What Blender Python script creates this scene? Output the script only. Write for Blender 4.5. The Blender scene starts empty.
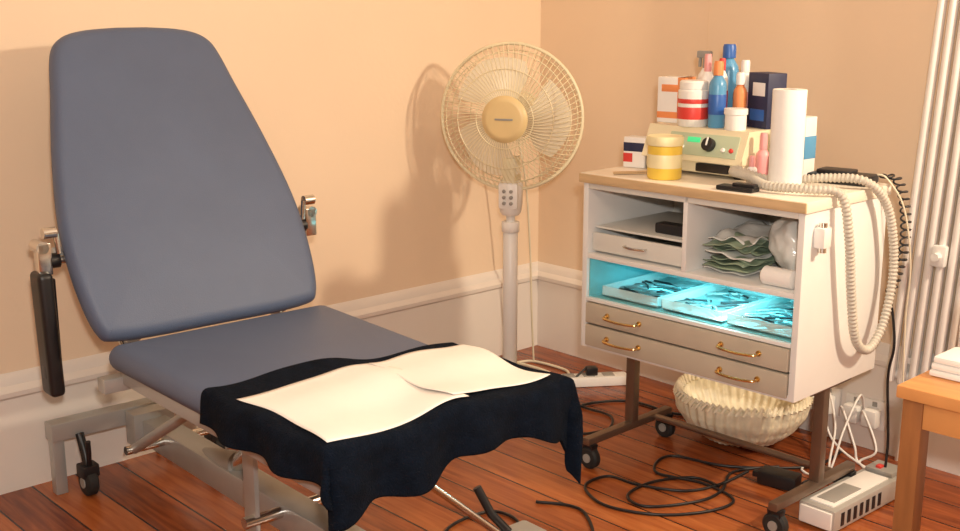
import bpy, bmesh, math, random
from mathutils import Vector, Matrix, noise
random.seed(4)
scene = bpy.context.scene
scene.view_settings.view_transform = 'Standard'
rad = math.radians

# ---------------------------------------------------------------- materials
def mat(name, col, rough=0.5, metal=0.0, var=0.06, nscale=12.0, bump=0.0, bscale=80.0,
        emit=None, estr=0.0, trans=0.0, alpha=1.0, coat=0.0, sheen=0.0, stretch=(1,1,1), spec=.5):
    m = bpy.data.materials.new(name); m.use_nodes = True
    nt = m.node_tree; N = nt.nodes; L = nt.links
    b = N['Principled BSDF']
    tc = N.new('ShaderNodeTexCoord'); mp = N.new('ShaderNodeMapping')
    mp.inputs['Scale'].default_value = stretch
    L.new(tc.outputs['Object'], mp.inputs['Vector'])
    nz = N.new('ShaderNodeTexNoise'); nz.inputs['Scale'].default_value = nscale
    nz.inputs['Detail'].default_value = 4
    L.new(mp.outputs['Vector'], nz.inputs['Vector'])
    cr = N.new('ShaderNodeValToRGB')
    cr.color_ramp.elements[0].position = .3; cr.color_ramp.elements[1].position = .7
    cr.color_ramp.elements[0].color = tuple(max(0, c*(1-var)) for c in col)+(1,)
    cr.color_ramp.elements[1].color = tuple(min(1, c*(1+var)) for c in col)+(1,)
    L.new(nz.outputs['Fac'], cr.inputs['Fac'])
    L.new(cr.outputs['Color'], b.inputs['Base Color'])
    b.inputs['Roughness'].default_value = rough
    b.inputs['Metallic'].default_value = metal
    b.inputs['Transmission Weight'].default_value = trans
    b.inputs['Alpha'].default_value = alpha
    b.inputs['Coat Weight'].default_value = coat
    b.inputs['Sheen Weight'].default_value = sheen
    b.inputs['Specular IOR Level'].default_value = spec
    if emit:
        b.inputs['Emission Color'].default_value = emit+(1,)
        b.inputs['Emission Strength'].default_value = estr
    if bump > 0:
        n2 = N.new('ShaderNodeTexNoise'); n2.inputs['Scale'].default_value = bscale
        n2.inputs['Detail'].default_value = 3
        L.new(mp.outputs['Vector'], n2.inputs['Vector'])
        bp = N.new('ShaderNodeBump'); bp.inputs['Strength'].default_value = bump
        bp.inputs['Distance'].default_value = .01
        L.new(n2.outputs['Fac'], bp.inputs['Height']); L.new(bp.outputs['Normal'], b.inputs['Normal'])
    return m

def floor_material():
    m = bpy.data.materials.new('stained_floorboards'); m.use_nodes = True
    nt = m.node_tree; N = nt.nodes; L = nt.links; b = N['Principled BSDF']
    tc = N.new('ShaderNodeTexCoord'); sp = N.new('ShaderNodeSeparateXYZ')
    L.new(tc.outputs['Object'], sp.inputs[0])
    def mth(op, a, bb=None):
        n = N.new('ShaderNodeMath'); n.operation = op
        for i, v in enumerate((a, bb)):
            if v is None: continue
            if isinstance(v, (int, float)): n.inputs[i].default_value = v
            else: L.new(v, n.inputs[i])
        return n.outputs[0]
    yy = mth('DIVIDE', sp.outputs['Y'], .125)
    idx = mth('FLOOR', yy); fr = mth('FRACT', yy)
    wn = N.new('ShaderNodeTexWhiteNoise'); wn.noise_dimensions = '1D'; L.new(idx, wn.inputs['W'])
    gap = mth('LESS_THAN', fr, .045)
    mp = N.new('ShaderNodeMapping'); mp.inputs['Scale'].default_value = (1.2, 14, 1)
    L.new(tc.outputs['Object'], mp.inputs['Vector'])
    ad = N.new('ShaderNodeVectorMath'); ad.operation = 'ADD'
    L.new(mp.outputs[0], ad.inputs[0]); L.new(wn.outputs['Color'], ad.inputs[1])
    nz = N.new('ShaderNodeTexNoise'); nz.inputs['Scale'].default_value = 3.2; nz.inputs['Detail'].default_value = 7
    nz.inputs['Distortion'].default_value = .6
    L.new(ad.outputs[0], nz.inputs['Vector'])
    f = mth('ADD', mth('MULTIPLY', nz.outputs['Fac'], .75), mth('MULTIPLY', wn.outputs['Value'], .3))
    cr = N.new('ShaderNodeValToRGB'); e = cr.color_ramp.elements
    e[0].position = .25; e[0].color = (.14, .028, .008, 1)
    e[1].position = .8; e[1].color = (.52, .165, .045, 1)
    el = cr.color_ramp.elements.new(.5); el.color = (.32, .080, .022, 1)
    L.new(f, cr.inputs['Fac'])
    mx = N.new('ShaderNodeMix'); mx.data_type = 'RGBA'
    L.new(gap, mx.inputs[0]); L.new(cr.outputs['Color'], mx.inputs[6]); mx.inputs[7].default_value = (.03, .008, .004, 1)
    L.new(mx.outputs[2], b.inputs['Base Color'])
    b.inputs['Roughness'].default_value = .24
    bp = N.new('ShaderNodeBump'); bp.inputs['Strength'].default_value = .3; bp.inputs['Distance'].default_value = .01
    inv = mth('SUBTRACT', mth('MULTIPLY', nz.outputs['Fac'], .25), gap)
    L.new(inv, bp.inputs['Height']); L.new(bp.outputs['Normal'], b.inputs['Normal'])
    return m

M = {}
M['wall'] = mat('peach_wall_paint', (.86, .68, .50), .75, var=.02, nscale=2, bump=.05, bscale=60)
M['ceil'] = mat('ceiling_paint', (.88, .84, .76), .8)
M['skirt'] = mat('skirting_gloss_paint', (.82, .76, .70), .35, var=.03, nscale=3, bump=.03, bscale=20)
M['floor'] = floor_material()
M['vinyl'] = mat('blue_grey_vinyl', (.088, .118, .195), .5, var=.05, nscale=5, bump=.12, bscale=350)
M['towel'] = mat('dark_towel_terry', (.003, .006, .013), 1.0, var=.3, nscale=40, bump=.5, bscale=260, spec=.12)
M['paper'] = mat('couch_paper', (.86, .82, .77), .8, var=.02, bump=.06, bscale=40)
M['frame'] = mat('silver_painted_steel', (.46, .47, .46), .32, .45, var=.05)
M['chrome'] = mat('chrome', (.7, .68, .64), .22, 1.0, var=.03)
M['dchrome'] = mat('bronzed_steel', (.22, .16, .12), .35, .7, var=.1)
M['black'] = mat('black_plastic', (.010, .010, .012), .4, var=.2)
M['rubber'] = mat('black_rubber', (.015, .015, .015), .7, var=.2)
M['cream'] = mat('cream_plastic', (.80, .72, .50), .4, var=.03)
M['blade'] = mat('translucent_cream_blade', (.84, .77, .60), .35, var=.03, alpha=.85)
M['hub'] = mat('gold_cream_badge', (.72, .55, .28), .35, var=.04)
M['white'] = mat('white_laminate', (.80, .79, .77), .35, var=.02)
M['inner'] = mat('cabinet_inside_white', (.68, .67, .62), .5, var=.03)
M['wtop'] = mat('wood_edge_laminate', (.60, .42, .23), .4, var=.12, nscale=8, stretch=(1, 8, 8))
M['topl'] = mat('cream_laminate_top', (.84, .76, .64), .35, var=.03)
M['drawer'] = mat('beige_drawer_front', (.50, .44, .35), .35, var=.05)
M['gold'] = mat('brass_handle', (.75, .52, .22), .25, 1.0, var=.04)
M['uvtube'] = mat('cyan_steriliser_tube', (.5, 1, 1), .3, emit=(.35, .95, 1.0), estr=4)
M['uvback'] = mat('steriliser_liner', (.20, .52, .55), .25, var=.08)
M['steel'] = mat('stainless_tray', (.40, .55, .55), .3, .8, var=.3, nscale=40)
M['clear'] = mat('clear_plastic_tray', (.75, .9, .88), .12, var=.05, alpha=.4)
M['bag'] = mat('clear_plastic_bag', (.84, .84, .80), .12, var=.05, alpha=.85, bump=.4, bscale=25)
M['pouch'] = mat('green_pouch', (.26, .34, .24), .3, var=.3, nscale=18, bump=.4, bscale=30)
M['hose'] = mat('grey_beige_hose', (.52, .48, .41), .5, var=.05)
M['yellow'] = mat('yellow_tub', (.85, .60, .08), .35, var=.04)
M['ywhite'] = mat('pale_yellow_lid', (.85, .76, .45), .4)
M['red'] = mat('red_label', (.65, .05, .04), .45)
M['orange'] = mat('orange_label', (.80, .28, .10), .5)
M['wht'] = mat('white_plastic', (.85, .83, .80), .4, var=.02)
M['blue'] = mat('blue_cap', (.03, .12, .42), .35)
M['lblue'] = mat('light_blue_bottle', (.10, .32, .55), .3)
M['navy'] = mat('navy_box', (.02, .025, .07), .5)
M['pink'] = mat('pink_bottle', (.80, .36, .36), .35)
M['panel'] = mat('device_panel_green', (.48, .56, .40), .35, var=.04)
M['green'] = mat('green_display', (.05, .5, .2), .3, emit=(.05, .8, .3), estr=.5)
M['roll'] = mat('tissue_roll', (.86, .84, .81), .9, var=.02, bump=.1, bscale=60)
M['foil'] = mat('cream_wicker_weave', (.88, .80, .60), .35, var=.14, nscale=30, bump=.4, bscale=60)
M['table'] = mat('orange_wood', (.66, .30, .10), .35, var=.2, nscale=5, stretch=(1, 10, 1))
M['tabled'] = mat('dark_wood', (.30, .12, .04), .4, var=.2, nscale=5, stretch=(8, 8, 1))
M['pipe'] = mat('white_radiator_enamel', (.86, .82, .78), .3, var=.02)
M['grey'] = mat('grey_plastic', (.32, .31, .29), .45)
M['lgrey'] = mat('silver_grey_casing', (.50, .49, .46), .35, .3)
M['jack'] = mat('cream_cable', (.75, .68, .52), .5)

# ---------------------------------------------------------------- builder
class Obj:
    def __init__(s, name, loc=(0, 0, 0), rz=0.0):
        s.name = name; s.loc = loc; s.rz = rz; s.v = []; s.f = []; s.fm = []; s.ml = []
    def mi(s, m):
        m = M[m]
        if m not in s.ml: s.ml.append(m)
        return s.ml.index(m)
    def add(s, vs, fs, m, X=None):
        o = len(s.v); k = s.mi(m)
        for p in vs:
            p = Vector(p)
            s.v.append(X @ p if X else p)
        for f in fs:
            s.f.append([i+o for i in f]); s.fm.append(k)
    def box(s, c, sz, m, bevel=.003, X=None, rot=None, seg=2):
        bm = bmesh.new(); bmesh.ops.create_cube(bm, size=1)
        for v in bm.verts: v.co = Vector((v.co.x*sz[0], v.co.y*sz[1], v.co.z*sz[2]))
        b = min(bevel, min(sz)*.45)
        if b > 0: bmesh.ops.bevel(bm, geom=bm.edges[:], offset=b, segments=seg, affect='EDGES', profile=.6)
        T = Matrix.Translation(c)
        if rot: T = T @ Matrix.Rotation(rot[0], 4, 'X') @ Matrix.Rotation(rot[1], 4, 'Y') @ Matrix.Rotation(rot[2], 4, 'Z')
        if X: T = X @ T
        bm.verts.index_update()
        s.add([v.co.copy() for v in bm.verts], [[v.index for v in f.verts] for f in bm.faces], m, T)
        bm.free()
    def bx(s, lo, hi, m, bevel=.003, X=None):
        s.box([(a+b)/2 for a, b in zip(lo, hi)], [abs(b-a) for a, b in zip(lo, hi)], m, bevel, X)
    def lathe(s, prof, m, c=(0, 0, 0), X=None, seg=32):
        vs = []; fs = []; n = len(prof)
        for i in range(seg):
            a = 2*math.pi*i/seg
            for r, z in prof: vs.append((r*math.cos(a), r*math.sin(a), z))
        for i in range(seg):
            j = (i+1) % seg
            for k in range(n-1):
                A, B = prof[k], prof[k+1]
                if A[0] < 1e-7 and B[0] < 1e-7: continue
                if A[0] < 1e-7: fs.append([i*n+k, j*n+k+1, i*n+k+1])
                elif B[0] < 1e-7: fs.append([i*n+k, j*n+k, i*n+k+1])
                else: fs.append([i*n+k, j*n+k, j*n+k+1, i*n+k+1])
        T = Matrix.Translation(c)
        if X: T = X @ T
        s.add(vs, fs, m, T)
    def cyl(s, c, r, h, m, X=None, seg=28, b=.002):
        s.lathe([(0, 0), (r-b, 0), (r, b), (r, h-b), (r-b, h), (0, h)], m, c, X, seg)
    def tube(s, pts, r, m, seg=8, closed=False, rf=None, X=None):
        pts = [Vector(p) for p in pts]; n = len(pts)
        vs = []; fs = []; up = None
        for i, p in enumerate(pts):
            if closed: t = pts[(i+1) % n]-pts[i-1]
            else: t = pts[min(i+1, n-1)]-pts[max(i-1, 0)]
            t.normalize()
            if up is None:
                up = Vector((0, 0, 1)) if abs(t.z) < .9 else Vector((1, 0, 0))
            up = (up-t*up.dot(t)); up.normalize()
            sd = t.cross(up)
            rr = rf(i) if rf else r
            for k in range(seg):
                a = 2*math.pi*k/seg
                vs.append(p+up*math.cos(a)*rr+sd*math.sin(a)*rr)
        for i in range(n if closed else n-1):
            j = (i+1) % n
            for k in range(seg):
                l = (k+1) % seg
                fs.append([i*seg+k, i*seg+l, j*seg+l, j*seg+k])
        if not closed:
            fs.append(list(range(seg))[::-1]); fs.append([(n-1)*seg+k for k in range(seg)])
        s.add(vs, fs, m, X)
    def grid(s, fn, nu, nv, m, X=None):
        vs = [fn(i/nu, j/nv) for i in range(nu+1) for j in range(nv+1)]
        fs = [[i*(nv+1)+j, (i+1)*(nv+1)+j, (i+1)*(nv+1)+j+1, i*(nv+1)+j+1] for i in range(nu) for j in range(nv)]
        s.add(vs, fs, m, X)
    def pad(s, outline, T, m, crown=.012, X=None):
        n = len(outline); P = [Vector((a, b)) for a, b in outline]
        c = sum(P, Vector((0, 0)))/n
        nr = []
        for i in range(n):
            t = P[(i+1) % n]-P[i-1]; t.normalize(); nr.append(Vector((t.y, -t.x)))
        rings = []
        r = T/2
        for k in range(11):
            ph = -math.pi/2+math.pi*k/10
            ins = r*(1-math.cos(ph)); z = r+r*math.sin(ph)
            rings.append([(p-q*ins, z) for p, q in zip(P, nr)])
        last = rings[-1]
        for sc in (.97, .92, .85, .76, .65, .52, .38, .24, .12, .05):
            rings.append([(c+(p-c)*sc, T+crown*(1-sc**3)) for p, _ in last])
        vs = [(p.x, p.y, z) for ring in rings for p, z in ring]
        fs = []
        for k in range(len(rings)-1):
            for i in range(n):
                j = (i+1) % n
                fs.append([k*n+i, k*n+j, (k+1)*n+j, (k+1)*n+i])
        fs.append(list(range(n))[::-1])
        vs.append((c.x, c.y, T+crown)); q = len(vs)-1; k = len(rings)-1
        for i in range(n): fs.append([k*n+i, k*n+(i+1) % n, q])
        s.add(vs, fs, m, X)
    def blob(s, c, sz, m, amp=.15, fr=3., sub=4, flat=True, seed=0, X=None):
        bm = bmesh.new(); bmesh.ops.create_icosphere(bm, subdivisions=sub, radius=1)
        for v in bm.verts:
            d = 1+amp*noise.noise(v.co*fr+Vector((seed, seed*2, 0)))+amp*.5*noise.noise(v.co*fr*2.7+Vector((seed, 0, 5)))
            v.co = v.co*d
            if flat and v.co.z < -.75: v.co.z = -.75
            v.co = Vector((v.co.x*sz[0], v.co.y*sz[1], v.co.z*sz[2]))
        T = Matrix.Translation(c)
        if X: T = X @ T
        bm.verts.index_update()
        s.add([v.co.copy() for v in bm.verts], [[v.index for v in f.verts] for f in bm.faces], m, T)
        bm.free()
    def done(s, smooth=38, solid=None):
        me = bpy.data.meshes.new(s.name)
        me.from_pydata([tuple(v) for v in s.v], [], s.f)
        for m in s.ml: me.materials.append(m)
        me.polygons.foreach_set('material_index', s.fm)
        bm = bmesh.new(); bm.from_mesh(me)
        bmesh.ops.remove_doubles(bm, verts=bm.verts, dist=1e-6)
        bmesh.ops.recalc_face_normals(bm, faces=bm.faces)
        bm.to_mesh(me); bm.free()
        me.polygons.foreach_set('use_smooth', [True]*len(me.polygons))
        me.set_sharp_from_angle(angle=rad(smooth))
        ob = bpy.data.objects.new(s.name, me)
        ob.location = s.loc; ob.rotation_euler = (0, 0, s.rz)
        scene.collection.objects.link(ob)
        if solid:
            md = ob.modifiers.new('thick', 'SOLIDIFY'); md.thickness = solid; md.offset = 1
        return ob

def catmull(pts, per=10, closed=False):
    P = [Vector(p) for p in pts]; n = len(P); out = []
    rng = n if closed else n-1
    for i in range(rng):
        if closed: a, b, c, d = P[i-1], P[i], P[(i+1) % n], P[(i+2) % n]
        else: a, b, c, d = P[max(i-1, 0)], P[i], P[i+1], P[min(i+2, n-1)]
        for k in range(per):
            t = k/per
            out.append(.5*((2*b)+(c-a)*t+(2*a-5*b+4*c-d)*t*t+(3*b-a-3*c+d)*t**3))
    if not closed: out.append(P[-1])
    return out
def resample(pts, step):
    out = [pts[0]]; acc = 0
    for a, b in zip(pts[:-1], pts[1:]):
        L = (b-a).length
        while acc+L >= step:
            t = (step-acc)/L; a = a.lerp(b, t); out.append(a.copy()); L = (b-a).length; acc = 0
        acc += L
    return out

# ---------------------------------------------------------------- room
K = (.2235, 4.329, 0.0); RZ = rad(-47.2)
H = 2.6; LX = 5.2; LY = 5.0; ST = .765
RM = Matrix.Translation(K) @ Matrix.Rotation(RZ, 4, 'Z'); RMI = RM.inverted()
o = Obj('floor', K, RZ); o.bx((-.2, -LY-.2, -.05), (LX+.2, .2, 0), 'floor', 0); o.done()
o = Obj('ceiling', K, RZ); o.bx((-.2, -LY-.2, H), (LX+.2, .2, H+.05), 'ceil', 0); o.done()
o = Obj('wall_left', K, RZ); o.bx((-.15, -LY, 0), (-.022, .022, H), 'wall', 0); o.done()
o = Obj('wall_back', K, RZ)
o.bx((-.15, .022, 0), (LX, .15, H), 'wall', 0)
o.bx((ST, -.02, 0), (LX, .022, H), 'wall', .004); o.done()
o = Obj('wall_right', K, RZ); o.bx((LX, -LY, 0), (LX+.13, .15, H), 'wall', 0); o.done()
o = Obj('wall_front', K, RZ); o.bx((-.15, -LY-.13, 0), (LX+.13, -LY, H), 'wall', 0); o.done()
SK = [(0, 0), (.022, 0), (.022, .262), (.031, .27), (.033, .283), (.026, .292), (.017, .298), (.014, .315), (.006, .325), (0, .33)]
def skirt(name, mp, a0, a1):
    o = Obj(name, K, RZ); n = len(SK)
    vs = [mp(d, a0(d) if callable(a0) else a0, z) for d, z in SK]+[mp(d, a1(d) if callable(a1) else a1, z) for d, z in SK]
    fs = [[i, (i+1) % n, n+(i+1) % n, n+i] for i in range(n)]+[list(range(n)), [n+i for i in range(n)][::-1]]
    o.add(vs, fs, 'skirt'); return o
skirt('baseboard_left', lambda d, t, z: (-.022+d, t, z), -LY, lambda d: .022-d).done(30)
o = skirt('baseboard_back', lambda d, t, z: (t, .022-d, z), lambda d: -.022+d, lambda d: ST-.0)
n0 = len(SK)
vs = [(ST-d, .022-d, z) for d, z in SK]+[(ST-d, -.02-d, z) for d, z in SK]
fs = [[i, (i+1) % n0, n0+(i+1) % n0, n0+i] for i in range(n0)]
o.add(vs, fs, 'skirt')
vs = [(ST-d, -.02-d, z) for d, z in SK]+[(LX, -.02-d, z) for d, z in SK]
o.add(vs, fs, 'skirt'); o.done(30)

# ---------------------------------------------------------------- treatment couch
CL = (-.63, 2.71, 0); CR = rad(-49)
o = Obj('treatment_couch', CL, CR)
HN, HF, PL = .290, .268, .905
def arc(pts, cx, cy, r, a0, a1):
    for k in range(9):
        a = rad(a0+(a1-a0)*k/8); pts.append((cx+r*math.cos(a), cy+r*math.sin(a)))
def densify(p, mx=.06):
    out = []
    for i in range(len(p)):
        a = Vector(p[i]); b = Vector(p[(i+1) % len(p)]); n = max(1, int((b-a).length/mx))
        for k in range(n): out.append(tuple(a.lerp(b, k/n)))
    return out
ZT = .55
pts = []
arc(pts, PL-.05, -HN+.05, .05, -90, 0); arc(pts, PL-.05, HF-.05, .05, 0, 90)
arc(pts, .03, .300-.035, .035, 90, 180); arc(pts, .03, -.300+.035, .035, 180, 270)
o.pad(densify(pts), .06, 'vinyl', .008, Matrix.Translation((0, 0, ZT-.065)))
TH = rad(61)
hp = [(.004, .05), (.004, .16), (.010, .26), (.028, .293), (.10, .312), (.22, .320), (.34, .312), (.50, .282), (.64, .248), (.72, .230), (.765, .212), (.792, .177), (.806, .12), (.812, .04)]
cm = [(p.x, p.y) for p in catmull([Vector((a, b, 0)) for a, b in hp], 4)]
out = [(x, y) for x, y in cm]+[(x, -y) for x, y in cm[::-1]]
out = out[::-1]
BX = Matrix(((-math.cos(TH), 0, math.sin(TH), 0), (0, -1, 0, 0), (math.sin(TH), 0, math.cos(TH), ZT-.005), (0, 0, 0, 1)))
BX = BX @ Matrix.Translation((0, 0, -.06))
o.pad(out, .06, 'vinyl', .010, BX)
for w in (-.2, .2):
    o.box((.32, w, -.014), (.62, .035, .025), 'frame', .003, BX)
o.box((.60, 0, -.014), (.035, .40, .024), 'frame', .003, BX)
o.box((.25, 0, -.016), (.035, .66, .02), 'frame', .003, BX)
for y in (-.250, .240): o.bx((.0, y-.015, .445), (.88, y+.015, .487), 'frame')
for x in (.03, .45, .84): o.bx((x-.02, -.24, .45), (x+.02, .23, .484), 'frame')
o.bx((-.03, -.31, .43), (.01, .31, .464), 'frame')
# base
o.bx((-.53, -.265, .155), (-.48, .265, .205), 'frame', .004)
for y in (-.245, .245):
    o.bx((-.522, y-.016, .0), (-.490, y+.016, .16), 'frame', .003)
o.bx((-.50, -.035, .11), (.98, .035, .18), 'frame', .004)
o.bx((-.478, -.06, .105), (-.42, .06, .20), 'frame', .004)
o.bx((.90, -.27, .03), (.97, .27, .095), 'frame', .004)
for y in (-.24, .24): o.bx((.91, y-.02, 0), (.96, y+.02, .04), 'rubber')
def caster(o, c, r=.032, w=.022, m='rubber'):
    X = Matrix.Translation((c[0], c[1], r)) @ Matrix.Rotation(rad(90), 4, 'X')
    o.lathe([(0, -w/2), (r-.006, -w/2), (r, -w/2+.005), (r, w/2-.005), (r-.006, w/2), (0, w/2)], m, X=X, seg=24)
    o.lathe([(0, -w/2-.003), (r*.4, -w/2-.003), (r*.4, w/2+.003), (0, w/2+.003)], 'grey', X=X, seg=16)
for y in (-.19, .19):
    caster(o, (-.44, y), .038, .032)
    o.bx((-.464, y-.024, .055), (-.416, y+.024, .09), 'black', .006)
    o.tube([(-.44, y, .08), (-.455, y, .12), (-.48, y, .165)], .012, 'black')
    o.tube([(-.46, y, .07), (-.43, y, .075), (-.41, y-.006, .13), (-.405, y-.008, .165)], .007, 'black')
for y in (-.10, .10):
    o.bx((.26, y-.006, .12), (.31, y+.006, .455), 'frame', .002)
    o.tube([(-.30, y*1.15, .155), (.22, y*1.15, .455)], .014, 'frame', 12)
o.tube([(.02, 0, .17), (.30, 0, .38)], .024, 'chrome', 14)
o.tube([(-.12, 0, .15), (.05, 0, .19)], .032, 'grey', 14)
o.tube([(.30, -.13, .16), (.30, .13, .16)], .014, 'chrome', 12)
o.tube([(-.30, -.14, .155), (-.30, .14, .155)], .012, 'chrome', 12)
o.tube([(-.02, -.22, .44), (-.24, -.20, .66)], .010, 'chrome', 12); o.tube([(-.02, .22, .44), (-.24, .20, .66)], .010, 'chrome', 12)
for sgn in (-1, 1):
    y = sgn*.365
    if sgn < 0:
        o.box((-.165, y, .548), (.066, .036, .300), 'black', .015, seg=4, rot=(rad(1.5), 0, 0))
        o.box((-.165, y+.004, .56), (.03, .04, .24), 'black', .004)
    o.bx((-.18, y-.012 if sgn < 0 else y-.02, .69), (-.15, y+.02 if sgn < 0 else y+.012, .765), 'chrome', .003)
    o.tube([(-.175, y, .72), (-.16, sgn*.30, .72), (-.16, sgn*.20, .72)], .010, 'chrome', 10)
    o.tube([(-.20, y, .755), (-.15, y, .755)], .015, 'chrome', 12)
    o.tube([(-.145, sgn*.335, .79), (-.145, sgn*.365, .79)], .013, 'chrome', 12)
    o.tube([(-.145, sgn*.33, .74), (-.145, sgn*.335, .79)], .007, 'chrome', 8)
    o.tube([(-.165, sgn*.325, .72), (-.165, sgn*.348, .72)], .018, 'black', 12)
o.done(45)

# towel
def hgt(a, b):
    return ZT+.011+.012*math.exp(-((b+.02)/.06)**2)+.004*math.sin(b*21+a*8)+.003*math.sin(a*30)
tw = Obj('dark_towel', CL, CR)
FX = PL+.008; BN = HN+.006; BF = HF+.006
HT = [(0, .150), (.10, .145), (.22, .115), (.36, .12), (.50, .10), (.62, .085), (.72, .085), (.83, .115), (.93, .195), (1.0, .205)]
def hangf(t):
    for (a, x), (b, y) in zip(HT[:-1], HT[1:]):
        if t <= b:
            k = (t-a)/(b-a); k = k*k*(3-2*k); return x+(y-x)*k
    return HT[-1][1]
def towel(u, v):
    b = -BN-.075+(BN+BF+.075+.08)*v
    a0 = .475+.09*max(0, (b+.3)/.6)+.012*math.sin(b*18)
    a1 = FX+hangf(v)
    a = a0+(a1-a0)*u
    ox = max(0, a-FX); oy = max(0, b-BF, -b-BN); sg = 1 if b > 0 else -1
    D = math.hypot(ox, oy)
    x = min(a, FX); y = max(-BN, min(BF, b))
    if D > 0:
        dx, dy = ox/D, oy*sg/D
        outw = .011*(1-math.exp(-D/.010))+.01*D
        ph = b*40 if ox > oy else a*34
        outw += .012*math.sin(ph)*min(1, D/.08)
        if ox > 0 and oy > 0: outw += .03*min(ox, oy)
        x += dx*outw; y += dy*outw
        z = hgt(x, y)-max(0, D-.010)-.004*min(1, D/.01)
    else: z = hgt(x, y)
    return (x, y, z)
tw.grid(towel, 110, 160, 'towel')
tw.done(180, .007)

pp = Obj('couch_paper_sheet', CL, CR)
def sheet(a0, a1, b0, b1, sk, dz, ph):
    def f(u, v):
        a = a0+(a1-a0)*u+sk*v+.006*math.sin(v*7+ph); b = b0+(b1-b0)*v+.012*math.sin(u*4+ph)
        return (a, b, hgt(a, b)+.0095+dz+.0025*math.sin(a*22+b*15+ph))
    return f
pp.grid(sheet(.580, .905, -.286, .03, -.004, 0, 0), 30, 36, 'paper')
pp.grid(sheet(.585, .885, .005, .262, -.005, .003, 1.5), 30, 36, 'paper')
pp.done(180, .001)

o = Obj('foot_pedal', CL, CR)
o.bx((.50, .40, 0.0), (.66, .54, .035), 'frame', .01)
o.bx((.53, .42, .03), (.62, .52, .055), 'frame', .01)
o.tube([(.42, .16, .30), (.56, .42, .05)], .009, 'chrome', 10)
o.tube([(.56, .44, .055), (.53, .41, .10), (.50, .39, .165)], .011, 'black', 10)
o.done()

# ---------------------------------------------------------------- pedestal fan
o = Obj('pedestal_fan', (.102, 3.78, 0), rad(-17))
o.lathe([(0, 0), (.165, 0), (.17, .008), (.165, .02), (.12, .033), (.05, .046), (.035, .08), (.03, .1), (0, .1)], 'cream', seg=40)
o.cyl((0, 0, .05), .025, .52, 'white'); o.cyl((0, 0, .56), .030, .035, 'wht'); o.cyl((0, 0, .58), .015, .14, 'white')
Z1 = .018
o.lathe([(0, .60+Z1), (.028, .60+Z1), (.036, .61+Z1), (.040, .67+Z1), (.042, .70+Z1), (.034, .715+Z1), (0, .715+Z1)], 'wht', seg=24)
o.bx((-.034, -.038, .64), (.034, .038, .73), 'wht', .012)
for x in (-.012, .012):
    for z in (.662, .682, .702): o.cyl((0, 0, 0), .006, .010, 'grey', Matrix.Translation((x, -.036, z)) @ Matrix.Rotation(rad(90), 4, 'X'))
o.bx((-.022, -.03, .715), (.022, .05, .81), 'cream', .008)
HZ = .942
FX_ = Matrix.Translation((0, 0, HZ)) @ Matrix.Rotation(rad(90), 4, 'X')
o.lathe([(0, -.20), (.035, -.20), (.06, -.18), (.072, -.13), (.075, -.06), (.07, -.03), (0, -.03)], 'cream', X=FX_, seg=32)
R = .238
front = [(.073, .078), (.11, .082), (.16, .075), (.200, .052), (.226, .022), (R, 0)]
back = [(.06, -.075), (.10, -.075), (.16, -.066), (.205, -.042), (.229, -.018), (R, 0)]
for prof, n, sw in ((front, 80, .35), (back, 54, -.2)):
    P = catmull([Vector((r, z, 0)) for r, z in prof], 3)
    for i in range(n):
        a = 2*math.pi*i/n
        pts = []
        for p in P:
            aa = a+sw*(p.x/R)
            pts.append((p.x*math.cos(aa), p.x*math.sin(aa), p.y))
        o.tube(pts, .0012, 'cream', 4, X=FX_)
    for k in (2, 6, 10):
        p = P[k]; o.tube([(p.x*math.cos(t*math.pi/30), p.x*math.sin(t*math.pi/30), p.y) for t in range(60)], .0016, 'cream', 4, True, X=FX_)
o.tube([(R*math.cos(t*math.pi/36), R*math.sin(t*math.pi/36), 0) for t in range(72)], .006, 'cream', 8, True, X=FX_)
o.lathe([(0, .088), (.055, .090), (.064, .089), (.070, .084), (.076, .080), (.076, .072), (0, .070)], 'hub', X=FX_, seg=40)
o.box((0, .0, .0905), (.06, .006, .002), 'grey', .0005, FX_)
o.cyl((0, 0, -.03), .035, .07, 'cream', FX_)
for i in range(3):
    a0 = rad(90+120*i+15)
    def bl(u, v):
        r = .03+.175*u
        wd = (.55+.55*math.sin(min(1, u*1.15)*math.pi*.62))
        rr = r*(1-.10*abs(v-.5)*2*(u**2))
        a = a0+(v-.5)*wd*1.45+.25*u
        return (rr*math.cos(a), rr*math.sin(a), (v-.5)*.055*(1-.3*u)+.005)
    o.grid(bl, 14, 14, 'blade', FX_)
o.done(50)

# ---------------------------------------------------------------- trolley
TL = (.284, 3.12, 0); TR = rad(-46)
W = .68; D = .40
o = Obj('equipment_trolley', TL, TR)
o.bx((0, 0, .363), (.018, D, .827), 'white'); o.bx((W-.018, 0, .363), (W, D, .827), 'white')
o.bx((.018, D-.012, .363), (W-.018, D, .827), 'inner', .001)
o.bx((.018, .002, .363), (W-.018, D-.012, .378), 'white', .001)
o.bx((-.006, -.008, .827), (W+.006, D+.004, .855), 'topl', .003)
o.bx((-.007, -.013, .829), (W+.007, -.007, .853), 'wtop', .002)
o.bx((.018, .0, .618), (W-.018, D-.012, .632), 'white', .002)
o.bx((.334, .0, .632), (.348, D-.012, .827), 'white', .002)
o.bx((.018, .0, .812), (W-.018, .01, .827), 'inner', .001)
o.bx((.018, .0, .497), (W-.018, D-.012, .507), 'white', .001)
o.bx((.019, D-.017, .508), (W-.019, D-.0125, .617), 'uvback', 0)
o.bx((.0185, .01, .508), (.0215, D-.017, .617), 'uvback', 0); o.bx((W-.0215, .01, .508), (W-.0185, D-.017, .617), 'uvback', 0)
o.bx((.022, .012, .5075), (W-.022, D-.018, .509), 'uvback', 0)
o.bx((.020, -.006, .436), (W-.020, .012, .494), 'drawer', .004); o.bx((.020, -.006, .370), (W-.020, .012, .431), 'drawer', .004)
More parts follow.
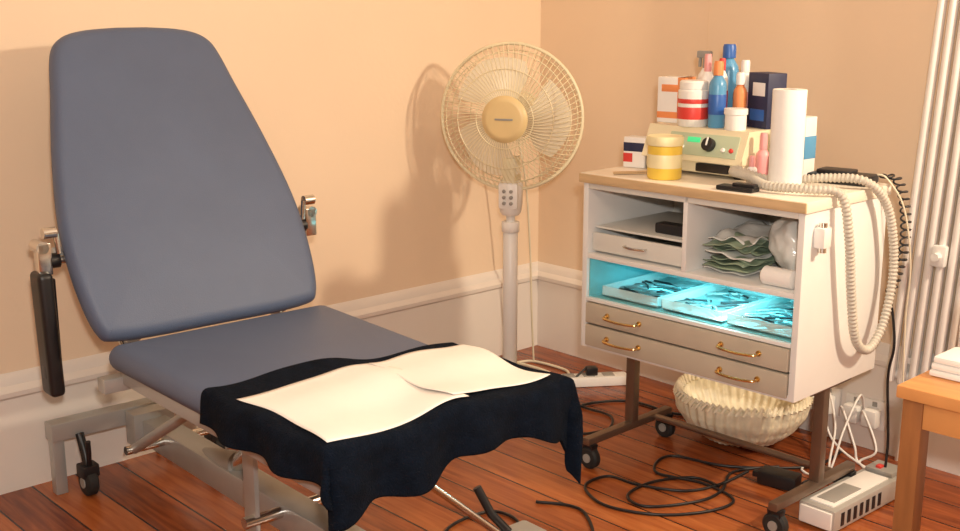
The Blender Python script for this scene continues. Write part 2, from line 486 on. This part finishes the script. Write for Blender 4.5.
o.bx((.025, .012, .44), (W-.025, D-.03, .445), 'drawer', 0)
for z in (.468, .402):
    for x in (.155, .525):
        P = catmull([(x-.055, -.004, z), (x-.052, -.026, z-.002), (x, -.032, z-.004), (x+.052, -.026, z-.002), (x+.055, -.004, z)], 6)
        o.tube(P, .0034, 'gold', 8)
        for s in (-.055, .055): o.lathe([(0, 0), (.008, 0), (.007, .004), (0, .004)], 'gold', X=Matrix.Translation((x+s, -.006, z)) @ Matrix.Rotation(rad(90), 4, 'X'), seg=14)
o.bx((.022, .015, .640), (.330, .026, .690), 'inner', .003); o.bx((.022, .026, .636), (.330, .30, .642), 'inner', .001)
o.tube(catmull([(.14, .016, .668), (.142, .004, .667), (.175, .0, .666), (.208, .004, .667), (.21, .016, .668)], 5), .003, 'chrome', 8)
o.bx((.20, .06, .7065), (.32, .10, .735), 'black', .006)
o.bx((.022, .03, .70), (.330, .36, .706), 'inner', .001)
for x0, x1 in ((.05, .24), (.255, .445), (.46, .645)):
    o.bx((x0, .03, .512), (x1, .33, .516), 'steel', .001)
    for y in (.03, .328): o.bx((x0, y, .512), (x1, y+.003, .540), 'clear', .001)
    for x in (x0, x1-.003): o.bx((x, .03, .512), (x+.003, .33, .540), 'clear', .001)
    for k in range(20):
        xx = random.uniform(x0+.02, x1-.02); yy = random.uniform(.06, .28); a = random.uniform(-.9, .9); l = random.uniform(.04, .075)
        o.tube([(max(x0, xx-l*math.cos(a)), max(.04, yy-l*math.sin(a)), .521), (xx+l*math.cos(a)*.2, yy, .527), (min(x1, xx+l*math.cos(a)), yy+l*math.sin(a)*.8, .522)], .0032, 'steel' if k % 3 else 'black', 6)
o.tube([(.12, .19, .603), (.56, .19, .603)], .008, 'uvtube', 10)
o.bx((.10, .175, .600), (.12, .205, .618), 'wht'); o.bx((.56, .175, .600), (.58, .205, .618), 'wht')
for x in (.035, W-.035):
    o.bx((x-.013, -.01, .074), (x+.013, .38, .096), 'dchrome', .004)
    o.bx((x-.015, .183, .095), (x+.015, .212, .364), 'dchrome', .004)
    o.bx((x-.025, .10, .352), (x+.025, .30, .3635), 'dchrome', .003)
    for y in (.01, .365):
        caster(o, (x, y), .033, .026); o.tube([(x, y, .03), (x, y, .075)], .008, 'chrome', 8)
        o.bx((x-.018, y-.012, .045), (x-.014, y+.012, .075), 'black', .001); o.bx((x+.014, y-.012, .045), (x+.018, y+.012, .075), 'black', .001)
        o.bx((x-.018, y-.014, .066), (x+.018, y+.014, .074), 'black', .001)
o.tube([(.035, .30, .085), (W-.035, .30, .085)], .010, 'dchrome', 12)
o.bx((W, .04, .74), (W+.03, .075, .79), 'wht', .006); o.tube([(W+.015, .057, .80), (W+.02, .05, .73)], .010, 'chrome', 10)
o.done()

TZ = .8555
def TO(name, a, d, z=TZ, r=0):
    X = Matrix.Translation(TL) @ Matrix.Rotation(TR, 4, 'Z')
    p = X @ Vector((a, d, z)); return Obj(name, tuple(p), TR+r)
o = TO('instrument_pouch_pile', .435, .17, .6325)
for k in range(9):
    ax = random.uniform(-.5, .5); cx = random.uniform(-.008, .008); cy = random.uniform(-.02, .02); z0 = .003+k*.0095; tl_ = .10*k/9
    X = Matrix.Translation((cx, cy, z0)) @ Matrix.Rotation(ax*.35, 4, 'Z')
    def pf(u, v, k=k, tl_=tl_):
        x = (u-.5)*.13; y = (v-.5)*.24
        return (x, y, .006+.006*noise.noise(Vector((u*3, v*4, k*3.1)))*(1+.3*k)+tl_*.25*(.5+y)*.5+.003*math.sin(u*math.pi)*math.sin(v*math.pi))
    o.grid(pf, 14, 20, 'pouch' if k % 4 else 'bag', X)
o.done(60, .002)
o = TO('plastic_bag', .575, .20, .6325)
o.blob((0, 0, .085), (.078, .125, .088), 'bag', .20, 1.4, 4, seed=3)
o.done(60)
o = TO('cotton_wool_roll', .60, .035, .6325)
X = Matrix.Translation((-.045, 0, .024)) @ Matrix.Rotation(rad(90), 4, 'Y')
o.lathe([(0, 0), (.016, 0), (.023, .006), (.023, .085), (.016, .09), (0, .09)], 'roll', X=X, seg=24); o.done()

# ---- items on top
o = TO('plaster_box', .035, .19, r=rad(12)); o.bx((-.033, -.025, 0), (.033, .025, .085), 'wht', .002); o.bx((-.0335, -.0255, .045), (.0335, .0255, .070), 'navy', .001)
o.bx((-.0336, -.0256, .015), (-.005, .0256, .04), 'red', .001); o.done()
o = TO('ointment_tub', .222, .065)
o.lathe([(0, 0), (.042, 0), (.045, .004), (.045, .086), (.040, .09), (0, .09)], 'yellow', seg=36)
o.lathe([(.0453, .03), (.0456, .031), (.0456, .064), (.0453, .065)], 'ywhite', seg=36)
o.lathe([(0, .088), (.047, .088), (.048, .092), (.048, .108), (.045, .112), (0, .112)], 'ywhite', seg=36); o.done()
o = TO('podiatry_drill_unit', .238, .155)
o.bx((-.155, .01, .008), (.155, .225, .045), 'cream', .006)
for x in (-.14, .13):
    for y in (.03, .20): o.cyl((x, y, 0), .01, .01, 'rubber')
w0, w1 = -.16, .16
vs = [(w0, -.005, .04), (w1, -.005, .04), (w1, .23, .04), (w0, .23, .04), (w0, .03, .125), (w1, .03, .125), (w1, .23, .125), (w0, .23, .125)]
o.add(vs, [[0, 3, 2, 1], [4, 5, 6, 7], [0, 1, 5, 4], [1, 2, 6, 5], [2, 3, 7, 6], [3, 0, 4, 7]], 'cream')
PX = Matrix.Translation((0, .0125, .0825)) @ Matrix.Rotation(math.atan2(.085, .035), 4, 'X')
o.box((.03, 0, .0015), (.22, .060, .003), 'panel', .001, PX)
o.cyl((.055, 0, .003), .018, .018, 'black', PX); o.box((.055, .006, .022), (.004, .022, .003), 'wht', .0005, PX)
o.box((.0, .012, .003), (.04, .014, .004), 'green', .001, PX)
for x in (-.05, -.03): o.cyl((x, -.01, .003), .006, .006, 'wht', PX)
for x in (.10, .125): o.cyl((x, -.01, .003), .006, .008, 'red' if x > .11 else 'wht', PX)
o.bx((.02, -.004, .014), (.12, .012, .036), 'black', .003)
o.done()
DZ = TZ+.1252
o = TO('cardboard_carton', .10, .27, DZ, rad(8)); o.bx((-.042, -.03, 0), (.042, .03, .125), 'wht', .002)
o.bx((-.0425, -.0305, .012), (.0425, .0305, .030), 'orange', .001); o.bx((-.03, -.0308, .085), (.02, .0308, .105), 'orange', .001); o.bx((.02, -.0309, .03), (.0427, .0309, .125), 'orange', .001); o.done()
o = TO('sanitiser_tub', .198, .215, DZ)
o.lathe([(0, 0), (.038, 0), (.041, .004), (.041, .095), (.036, .10), (0, .10)], 'wht', seg=32)
o.lathe([(.0416, .02), (.0420, .022), (.0420, .05), (.0416, .052)], 'red', seg=32)
o.lathe([(.0416, .062), (.0420, .064), (.0420, .072), (.0416, .074)], 'red', seg=32)
o.lathe([(0, .10), (.038, .10), (.038, .118), (.034, .122), (0, .122)], 'wht', seg=32); o.done()
def bottle(name, a, d, z, r, h, body, cap, caph=.03, capr=None, label=None):
    o = TO(name, a, d, z); capr = capr or r*.45
    o.lathe([(0, 0), (r*.9, 0), (r, .004), (r, h*.78), (r*.92, h*.86), (r*.5, h*.97), (r*.42, h), (0, h)], body, seg=28)
    o.lathe([(0, h-.002), (capr, h-.002), (capr, h+caph*.8), (capr*.85, h+caph), (0, h+caph)], cap, seg=24)
    if label: o.lathe([(r+.0004, h*.25), (r+.0008, h*.26), (r+.0008, h*.62), (r+.0004, h*.63)], label, seg=28)
    return o
def trigger(o, h):
    o.bx((-.030, -.008, h+.025), (.014, .008, h+.045), 'grey', .004); o.bx((-.026, -.004, h+.0), (-.018, .004, h+.03), 'grey', .002)
b_ = bottle('spray_bottle', .145, .345, DZ, .024, .150, 'wht', 'grey', .03); trigger(b_, .150); b_.done()
bottle('squeeze_bottle', .195, .28, DZ, .020, .145, 'wht', 'pink', .045, .010, 'orange').done()
bottle('mouthwash_bottle', .215, .350, DZ, .028, .180, 'lblue', 'blue', .035, .018).done()
bottle('lotion_bottle', .268, .225, DZ, .023, .140, 'lblue', 'orange', .035, .013, 'blue').done()
bottle('glue_bottle', .245, .275, DZ, .017, .15, 'wht', 'red', .03, .009, 'red').done()
bottle('tonic_bottle', .285, .325, DZ, .022, .145, 'wht', 'wht', .03, .012, 'pink').done()
bottle('shampoo_bottle', .305, .275, DZ, .018, .115, 'orange', 'wht', .03, .012).done()
o = TO('navy_carton', .362, .315, DZ, rad(-20)); o.bx((-.042, -.03, 0), (.042, .03, .145), 'navy', .002); o.bx((-.022, -.0306, .085), (.03, -.02, .12), 'wht', .001)
o.bx((-.03, -.0306, .02), (.03, -.02, .05), 'blue', .001); o.done()
o = TO('cream_pot', .338, .210, DZ); o.lathe([(0, 0), (.027, 0), (.028, .003), (.028, .04), (.031, .041), (.031, .056), (0, .058)], 'wht', seg=28); o.done()
bottle('nail_polish_bottle', .432, .20, TZ, .018, .085, 'pink', 'pink', .04, .010).done()
bottle('white_bottle', .468, .215, TZ, .020, .085, 'wht', 'red', .02, .010, 'pink').done()
bottle('antiseptic_bottle', .455, .275, TZ, .024, .115, 'wht', 'wht', .025, .012, 'lblue').done()
bottle('cuticle_oil_bottle', .43, .155, TZ, .013, .045, 'wht', 'pink', .025, .008).done()
o = TO('white_carton', .455, .345, TZ, rad(-4)); o.bx((-.028, -.025, 0), (.028, .025, .16), 'wht', .002); o.bx((-.0285, -.0255, .05), (.0285, .0255, .11), 'lblue', .001); o.done()
o = TO('tissue_roll', .543, .128)
o.lathe([(.016, 0), (.040, 0), (.041, .003), (.041, .242), (.040, .245), (.016, .245), (.016, 0)], 'roll', seg=36)
o.lathe([(.0155, .0), (.0155, .2455), (.013, .2455), (.013, 0)], 'hose', seg=20); o.done()
o = TO('black_clip', .475, .026, r=rad(5)); o.bx((-.05, -.02, 0), (.05, .02, .012), 'black', .004); o.bx((-.01, -.012, .01), (.05, .012, .02), 'black', .004); o.done()
o = TO('foot_control', .585, .335, r=rad(8)); o.bx((-.08, -.045, 0), (.08, .045, .024), 'black', .008); o.bx((-.06, -.03, .022), (.03, .03, .034), 'black', .006); o.done()
o = TO('wooden_spatulas', .115, .075, r=rad(60))
for k in range(4): o.box((random.uniform(-.01, .01), -.012+.008*k, .002+.0022*(k % 2)), (.11, .009, .002), 'wtop', .0008, rot=(0, 0, random.uniform(-.15, .15)))
o.done()
# hose
o = Obj('corrugated_hose', TL, TR)
hp = [(.385, .145, .885), (.40, .12, .884), (.46, .095, .882), (.54, .055, .872), (.64, .075, .872), (.700, .12, .86), (.718, .14, .76), (.718, .17, .62), (.718, .21, .49), (.72, .28, .45), (.722, .345, .51), (.722, .375, .65), (.716, .335, .80), (.69, .265, .874), (.61, .235, .880), (.53, .20, .870), (.475, .15, .872), (.41, .13, .888), (.40, .14, .886)]
P = resample(catmull(hp, 20), .0026)
o.tube(P, .011, 'hose', 12, rf=lambda i: (.0120, .0120, .0094, .0094)[i % 4]); o.done(80)
o = Obj('coiled_cable', TL, TR)
base = resample(catmull([(.675, .36, .878), (.705, .39, .87), (.72, .415, .80), (.725, .42, .70), (.71, .425, .62), (.69, .43, .56)], 30), .0016)
pts = [p+Vector((math.cos(i*.5)*.012, math.sin(i*.5)*.012, math.sin(i*.5)*.003)) for i, p in enumerate(base)]
o.tube(pts, .0026, 'black', 6)
o.tube(catmull([(.69, .43, .56), (.70, .44, .50), (.71, .44, .42), (.70, .44, .33), (.71, .45, .15), (.70, .46, .02)], 10), .004, 'black', 6)
o.tube(catmull([(.675, .345, .884), (.70, .35, .874), (.735, .38, .80), (.745, .42, .65), (.73, .45, .50), (.73, .47, .30), (.74, .48, .17)], 10), .0022, 'jack', 6)
o.done(80)

# ---------------------------------------------------------------- basket behind trolley
o = Obj('wicker_basket', (.80, 3.335, 0), 0)
def basket(u, v):
    a = u*2*math.pi
    prof = [(.0, .003), (.07, .004), (.12, .018), (.165, .055), (.192, .10), (.200, .145), (.192, .155), (.184, .143), (.175, .10), (.15, .06), (.11, .03), (0, .018)]
    t = v*(len(prof)-1); k = min(int(t), len(prof)-2); f = t-k
    r = prof[k][0]*(1-f)+prof[k+1][0]*f; z = prof[k][1]*(1-f)+prof[k+1][1]*f
    wv = math.sin(a*40)*.0035*(r > .10)
    nn = noise.noise(Vector((math.cos(a)*3, math.sin(a)*3, z*9)))
    r = max(0, r+wv+(.006*nn if r > .08 else 0))
    return (r*math.cos(a), r*math.sin(a), max(.001, z+.004*nn*(z > .1)+.002*math.sin(v*70)*(r > .1)))
o.grid(basket, 360, 88, 'foil')
for k in range(60):
    a = k*math.pi/30
    o.tube([(.204*math.cos(a), .204*math.sin(a), .142), (.196*math.cos(a+.07), .196*math.sin(a+.07), .163), (.182*math.cos(a+.14), .182*math.sin(a+.14), .142)], .006, 'foil', 6)
o.done(60)

# ---------------------------------------------------------------- sockets & cables
def RW(x, y, z=0): return RM @ Vector((x, y, z))
for i, (x, z) in enumerate(((1.27, .12), (1.42, .115))):
    o = Obj('wall_socket', tuple(RW(x, -.042, z)), RZ)
    o.bx((-.065, -.012, -.045), (.065, 0, .045), 'wht', .004)
    for s in (-.03, .03):
        o.bx((s-.024, -.05, -.032), (s+.024, -.012, .022), 'wht', .008)
        o.bx((s-.007, -.016, .026), (s+.007, -.011, .04), 'grey', .001)
    o.done()
o = Obj('power_adaptor', (.83, 2.98, 0), rad(-35)); o.bx((-.055, -.03, 0), (.055, .03, .04), 'black', .008); o.bx((-.075, -.01, .012), (-.05, .01, .028), 'black', .003); o.done()
o = Obj('power_supply_unit', (.995, 2.835, 0), rad(42))
o.bx((-.19, -.052, .004), (.19, .052, .062), 'lgrey', .006)
o.bx((-.17, -.035, .0615), (.10, .035, .066), 'wht', .002); o.bx((-.15, -.025, .0655), (-.02, .025, .068), 'grey', .001)
for k in range(7): o.bx((-.16+k*.03, -.0535, .015), (-.145+k*.03, -.051, .050), 'black', .0005)
o.bx((.11, -.04, .061), (.18, .04, .075), 'grey', .004); o.bx((.12, .0, .074), (.14, .015, .082), 'red', .002)
o.bx((-.197, -.045, .01), (-.188, .045, .055), 'wht', .002)
for x in (-.16, .16):
    for y in (-.04, .04): o.cyl((x, y, 0), .008, .006, 'rubber', b=.001)
o.done()
o = Obj('extension_lead', (.40, 3.85, 0), rad(8)); o.bx((-.12, -.03, 0), (.12, .03, .035), 'wht', .008)
for k in range(3): o.bx((-.09+k*.07-.02, -.02, .034), (-.09+k*.07+.02, .02, .038), 'grey', .002)
o.bx((-.03, -.018, .037), (.01, .018, .065), 'black', .005); o.done()

def cable(pts, r=.0042, m='black', name='power_cable'):
    o = Obj(name, K, RZ)
    P = [RMI @ Vector(tuple(p) if len(p) == 3 else (p[0], p[1], r+.001)) for p in pts]
    o.tube(catmull(P, 10), r, m, 7); o.done(80)
cable([(.755, 3.03, .02), (.66, 2.97), (.56, 2.93), (.44, 2.97), (.36, 3.03), (.29, 2.96), (.33, 2.84), (.46, 2.78), (.60, 2.80), (.68, 2.87), (.62, 2.98), (.50, 3.06), (.56, 3.18), (.72, 3.10), (.95, 3.10), (1.08, 3.22)])
cable([(.66, 2.96), (.60, 3.02), (.48, 2.99), (.40, 2.90), (.44, 2.83), (.58, 2.86), (.66, 2.93), (.72, 3.06), (.86, 3.10)])
cable([(.885, 2.945, .02), (.92, 3.0), (.97, 3.0), (1.0, 2.95, .02)])
cable([(.37, 3.85, .06), (.30, 3.78), (.33, 3.62), (.42, 3.52), (.40, 3.40), (.30, 3.36), (.24, 3.45), (.34, 3.62), (.50, 3.66), (.62, 3.55), (.70, 3.52)])
cable([(-.05, 2.55), (.02, 2.60), (.10, 2.72), (.03, 2.80), (-.08, 2.70), (-.09, 2.52), (.0, 2.42), (.06, 2.40), (.14, 2.42), (.27, 2.54), (.27, 2.80), (.15, 2.86)])
cable([(-.35, 2.45), (-.22, 2.52), (-.12, 2.46), (-.04, 2.47), (.02, 2.49)])
cable([(.13, 4.08), (.20, 4.10), (.30, 4.01), (.32, 3.95), (.31, 3.90), (.36, 3.88, .02)], .005, 'jack', 'white_flex')
cable([(.25, 3.96), (.20, 4.02), (.12, 4.08), (.02, 4.06), (-.02, 4.0), (.06, 3.98, .013), (.12, 4.03, .015), (.06, 4.08, .017)], .006, 'jack', 'white_flex')
cable([(-.16, 3.86), (-.10, 3.90), (-.13, 3.97), (-.20, 3.95), (-.22, 3.88), (-.16, 3.83, .016), (-.10, 3.86, .018), (-.12, 3.94, .02), (-.19, 3.93, .02), (-.20, 3.87, .02), (-.15, 3.86, .03)], .007, 'jack', 'white_flex')
cable([(.125, 3.99, .88), (.16, 4.02, .70), (.18, 4.05, .45), (.19, 4.08, .2), (.20, 4.10)], .0035, 'jack', 'white_flex')
for dx, dy in ((0, 0), (.10, -.09), (.05, -.05)):
    cable([(1.03+dx, 3.32+dy, .10), (1.02+dx, 3.27+dy, .14), (1.04+dx, 3.20+dy, .05), (1.10, 3.12), (1.15, 3.02-dx), (1.12, 2.97, .03)], .0035, 'wht', 'white_flex')
cable([(1.02, 3.34, .12), (1.04, 3.28, .18), (1.04, 3.18, .10), (1.0, 3.08), (1.03, 3.02), (1.10, 2.99, .03)], .0035, 'wht', 'white_flex')
cable([(1.14, 3.23, .12), (1.10, 3.16, .20), (1.04, 3.10, .12), (.98, 3.04), (.92, 3.08), (1.0, 3.16)], .0035, 'wht', 'white_flex')

# ---------------------------------------------------------------- radiator
o = Obj('column_radiator', tuple(RW(1.50, -.075)), RZ)
SHX = Matrix(((1, 0, .055, -.012), (0, 1, 0, 0), (0, 0, 1, 0), (0, 0, 0, 1)))
for k in range(12):
    x = .0+k*.033
    o.tube([(x, 0, .24), (x, 0, 2.1)], .0125, 'pipe', 14, X=SHX)
    o.tube([(x+.0165, .03, .26), (x+.0165, .03, 2.08)], .008, 'pipe', 10, X=SHX)
o.tube([(-.01, .015, .26), (.38, .015, .26)], .015, 'pipe', 14, X=SHX); o.tube([(-.01, .015, 2.08), (.38, .015, 2.08)], .015, 'pipe', 14, X=SHX)
o.bx((.08, -.03, .60), (.12, -.008, .66), 'wht', .006, SHX); o.tube([(.10, -.03, .63), (.10, -.05, .63)], .012, 'wht', X=SHX)
for x in (.05, .33):
    o.bx((x-.012, -.0, .30), (x+.012, .053, .32), 'pipe', .002, SHX); o.bx((x-.012, 0, 1.9), (x+.012, .053, 1.92), 'pipe', .002, SHX)
    o.tube([(x, .015, .26), (x, .015, .0)], .010, 'pipe', X=SHX)
o.done()

# ---------------------------------------------------------------- side table
o = Obj('wooden_side_table', (.787, 2.07, 0), TR)
o.bx((0, 0, .575), (.62, .42, .60), 'table', .004)
o.bx((.015, .015, .52), (.605, .033, .576), 'table', .002); o.bx((.015, .387, .52), (.605, .405, .576), 'table', .002)
o.bx((.015, .033, .52), (.033, .387, .576), 'table', .002); o.bx((.587, .033, .52), (.605, .387, .576), 'table', .002)
for x in (.01, .57):
    for y in (.01, .37): o.bx((x, y, 0), (x+.04, y+.04, .575), 'tabled', .003)
o.done()
def tb(a, d): 
    X = Matrix.Translation((.787, 2.07, .6003)) @ Matrix.Rotation(TR, 4, 'Z'); return tuple(X @ Vector((a, d, 0)))
o = Obj('pump_dispenser_bottle', tb(.04, .262))
o.lathe([(0, 0), (.035, 0), (.038, .004), (.038, .13), (.028, .15), (.014, .16), (0, .16)], 'wht', seg=28)
o.cyl((0, 0, .158), .014, .02, 'wht'); o.cyl((0, 0, .175), .004, .03, 'wht'); o.tube([(0, 0, .205), (-.04, -.02, .203)], .005, 'wht'); o.done()
o = Obj('folded_white_cloth', tb(.062, .15), TR)
for k in range(3): o.box((0, 0, .007+k*.013), (.09-.004*k, .11-.005*k, .013), 'wht', .006)
o.done()

# ---------------------------------------------------------------- lights
def area(name, loc, tgt, size, power, col):
    l = bpy.data.lights.new(name, 'AREA'); l.shape = 'DISK'; l.size = size; l.energy = power; l.color = col
    ob = bpy.data.objects.new(name, l); ob.location = loc
    ob.rotation_euler = (Vector(tgt)-Vector(loc)).to_track_quat('-Z', 'Y').to_euler(); scene.collection.objects.link(ob); return ob
area('right_key_light', (2.04, 1.85, 1.9), (-.2, 3.5, .7), .14, 44, (1, .82, .60))  # key light placed at the right to cast the fan's wall shadow, no ceiling fitting
area('camera_flash_light', (.05, -.05, 1.45), (0.2, 3, .8), .08, 36, (1, .93, .84))
area('room_fill_light', (-.5, .9, 2.5), (-.2, 2.5, 0), 1.4, 24, (1, .84, .66))
def tl(name, p, sx, sy, e, c=(.12, .9, 1.0)):
    l = bpy.data.lights.new(name, 'AREA'); l.shape = 'RECTANGLE'; l.size = sx; l.size_y = sy; l.energy = e; l.color = c
    lo = bpy.data.objects.new(name, l)
    lo.matrix_world = Matrix.Translation(TL) @ Matrix.Rotation(TR, 4, 'Z') @ Matrix.Translation(p); scene.collection.objects.link(lo)
tl('steriliser_lamp_light', (.34, .17, .594), .44, .03, .75, (.08, .8, 1.0))
tl('steriliser_hotspot_light', (.41, .10, .590), .07, .05, .9, (.5, .98, 1.0))  # extra light added for the bright spot on the trays, no bulb there

w = bpy.data.worlds.new('World'); scene.world = w; w.use_nodes = True
w.node_tree.nodes['Background'].inputs[0].default_value = (1, .8, .6, 1); w.node_tree.nodes['Background'].inputs[1].default_value = .15

cam = bpy.data.cameras.new('Camera'); cam.sensor_width = 36; cam.lens = 43.125; cam.clip_start = .02
co = bpy.data.objects.new('Camera', cam); co.location = (0, 0, 1.3); co.rotation_euler = (rad(90-12.76), 0, 0)
scene.collection.objects.link(co); scene.camera = co
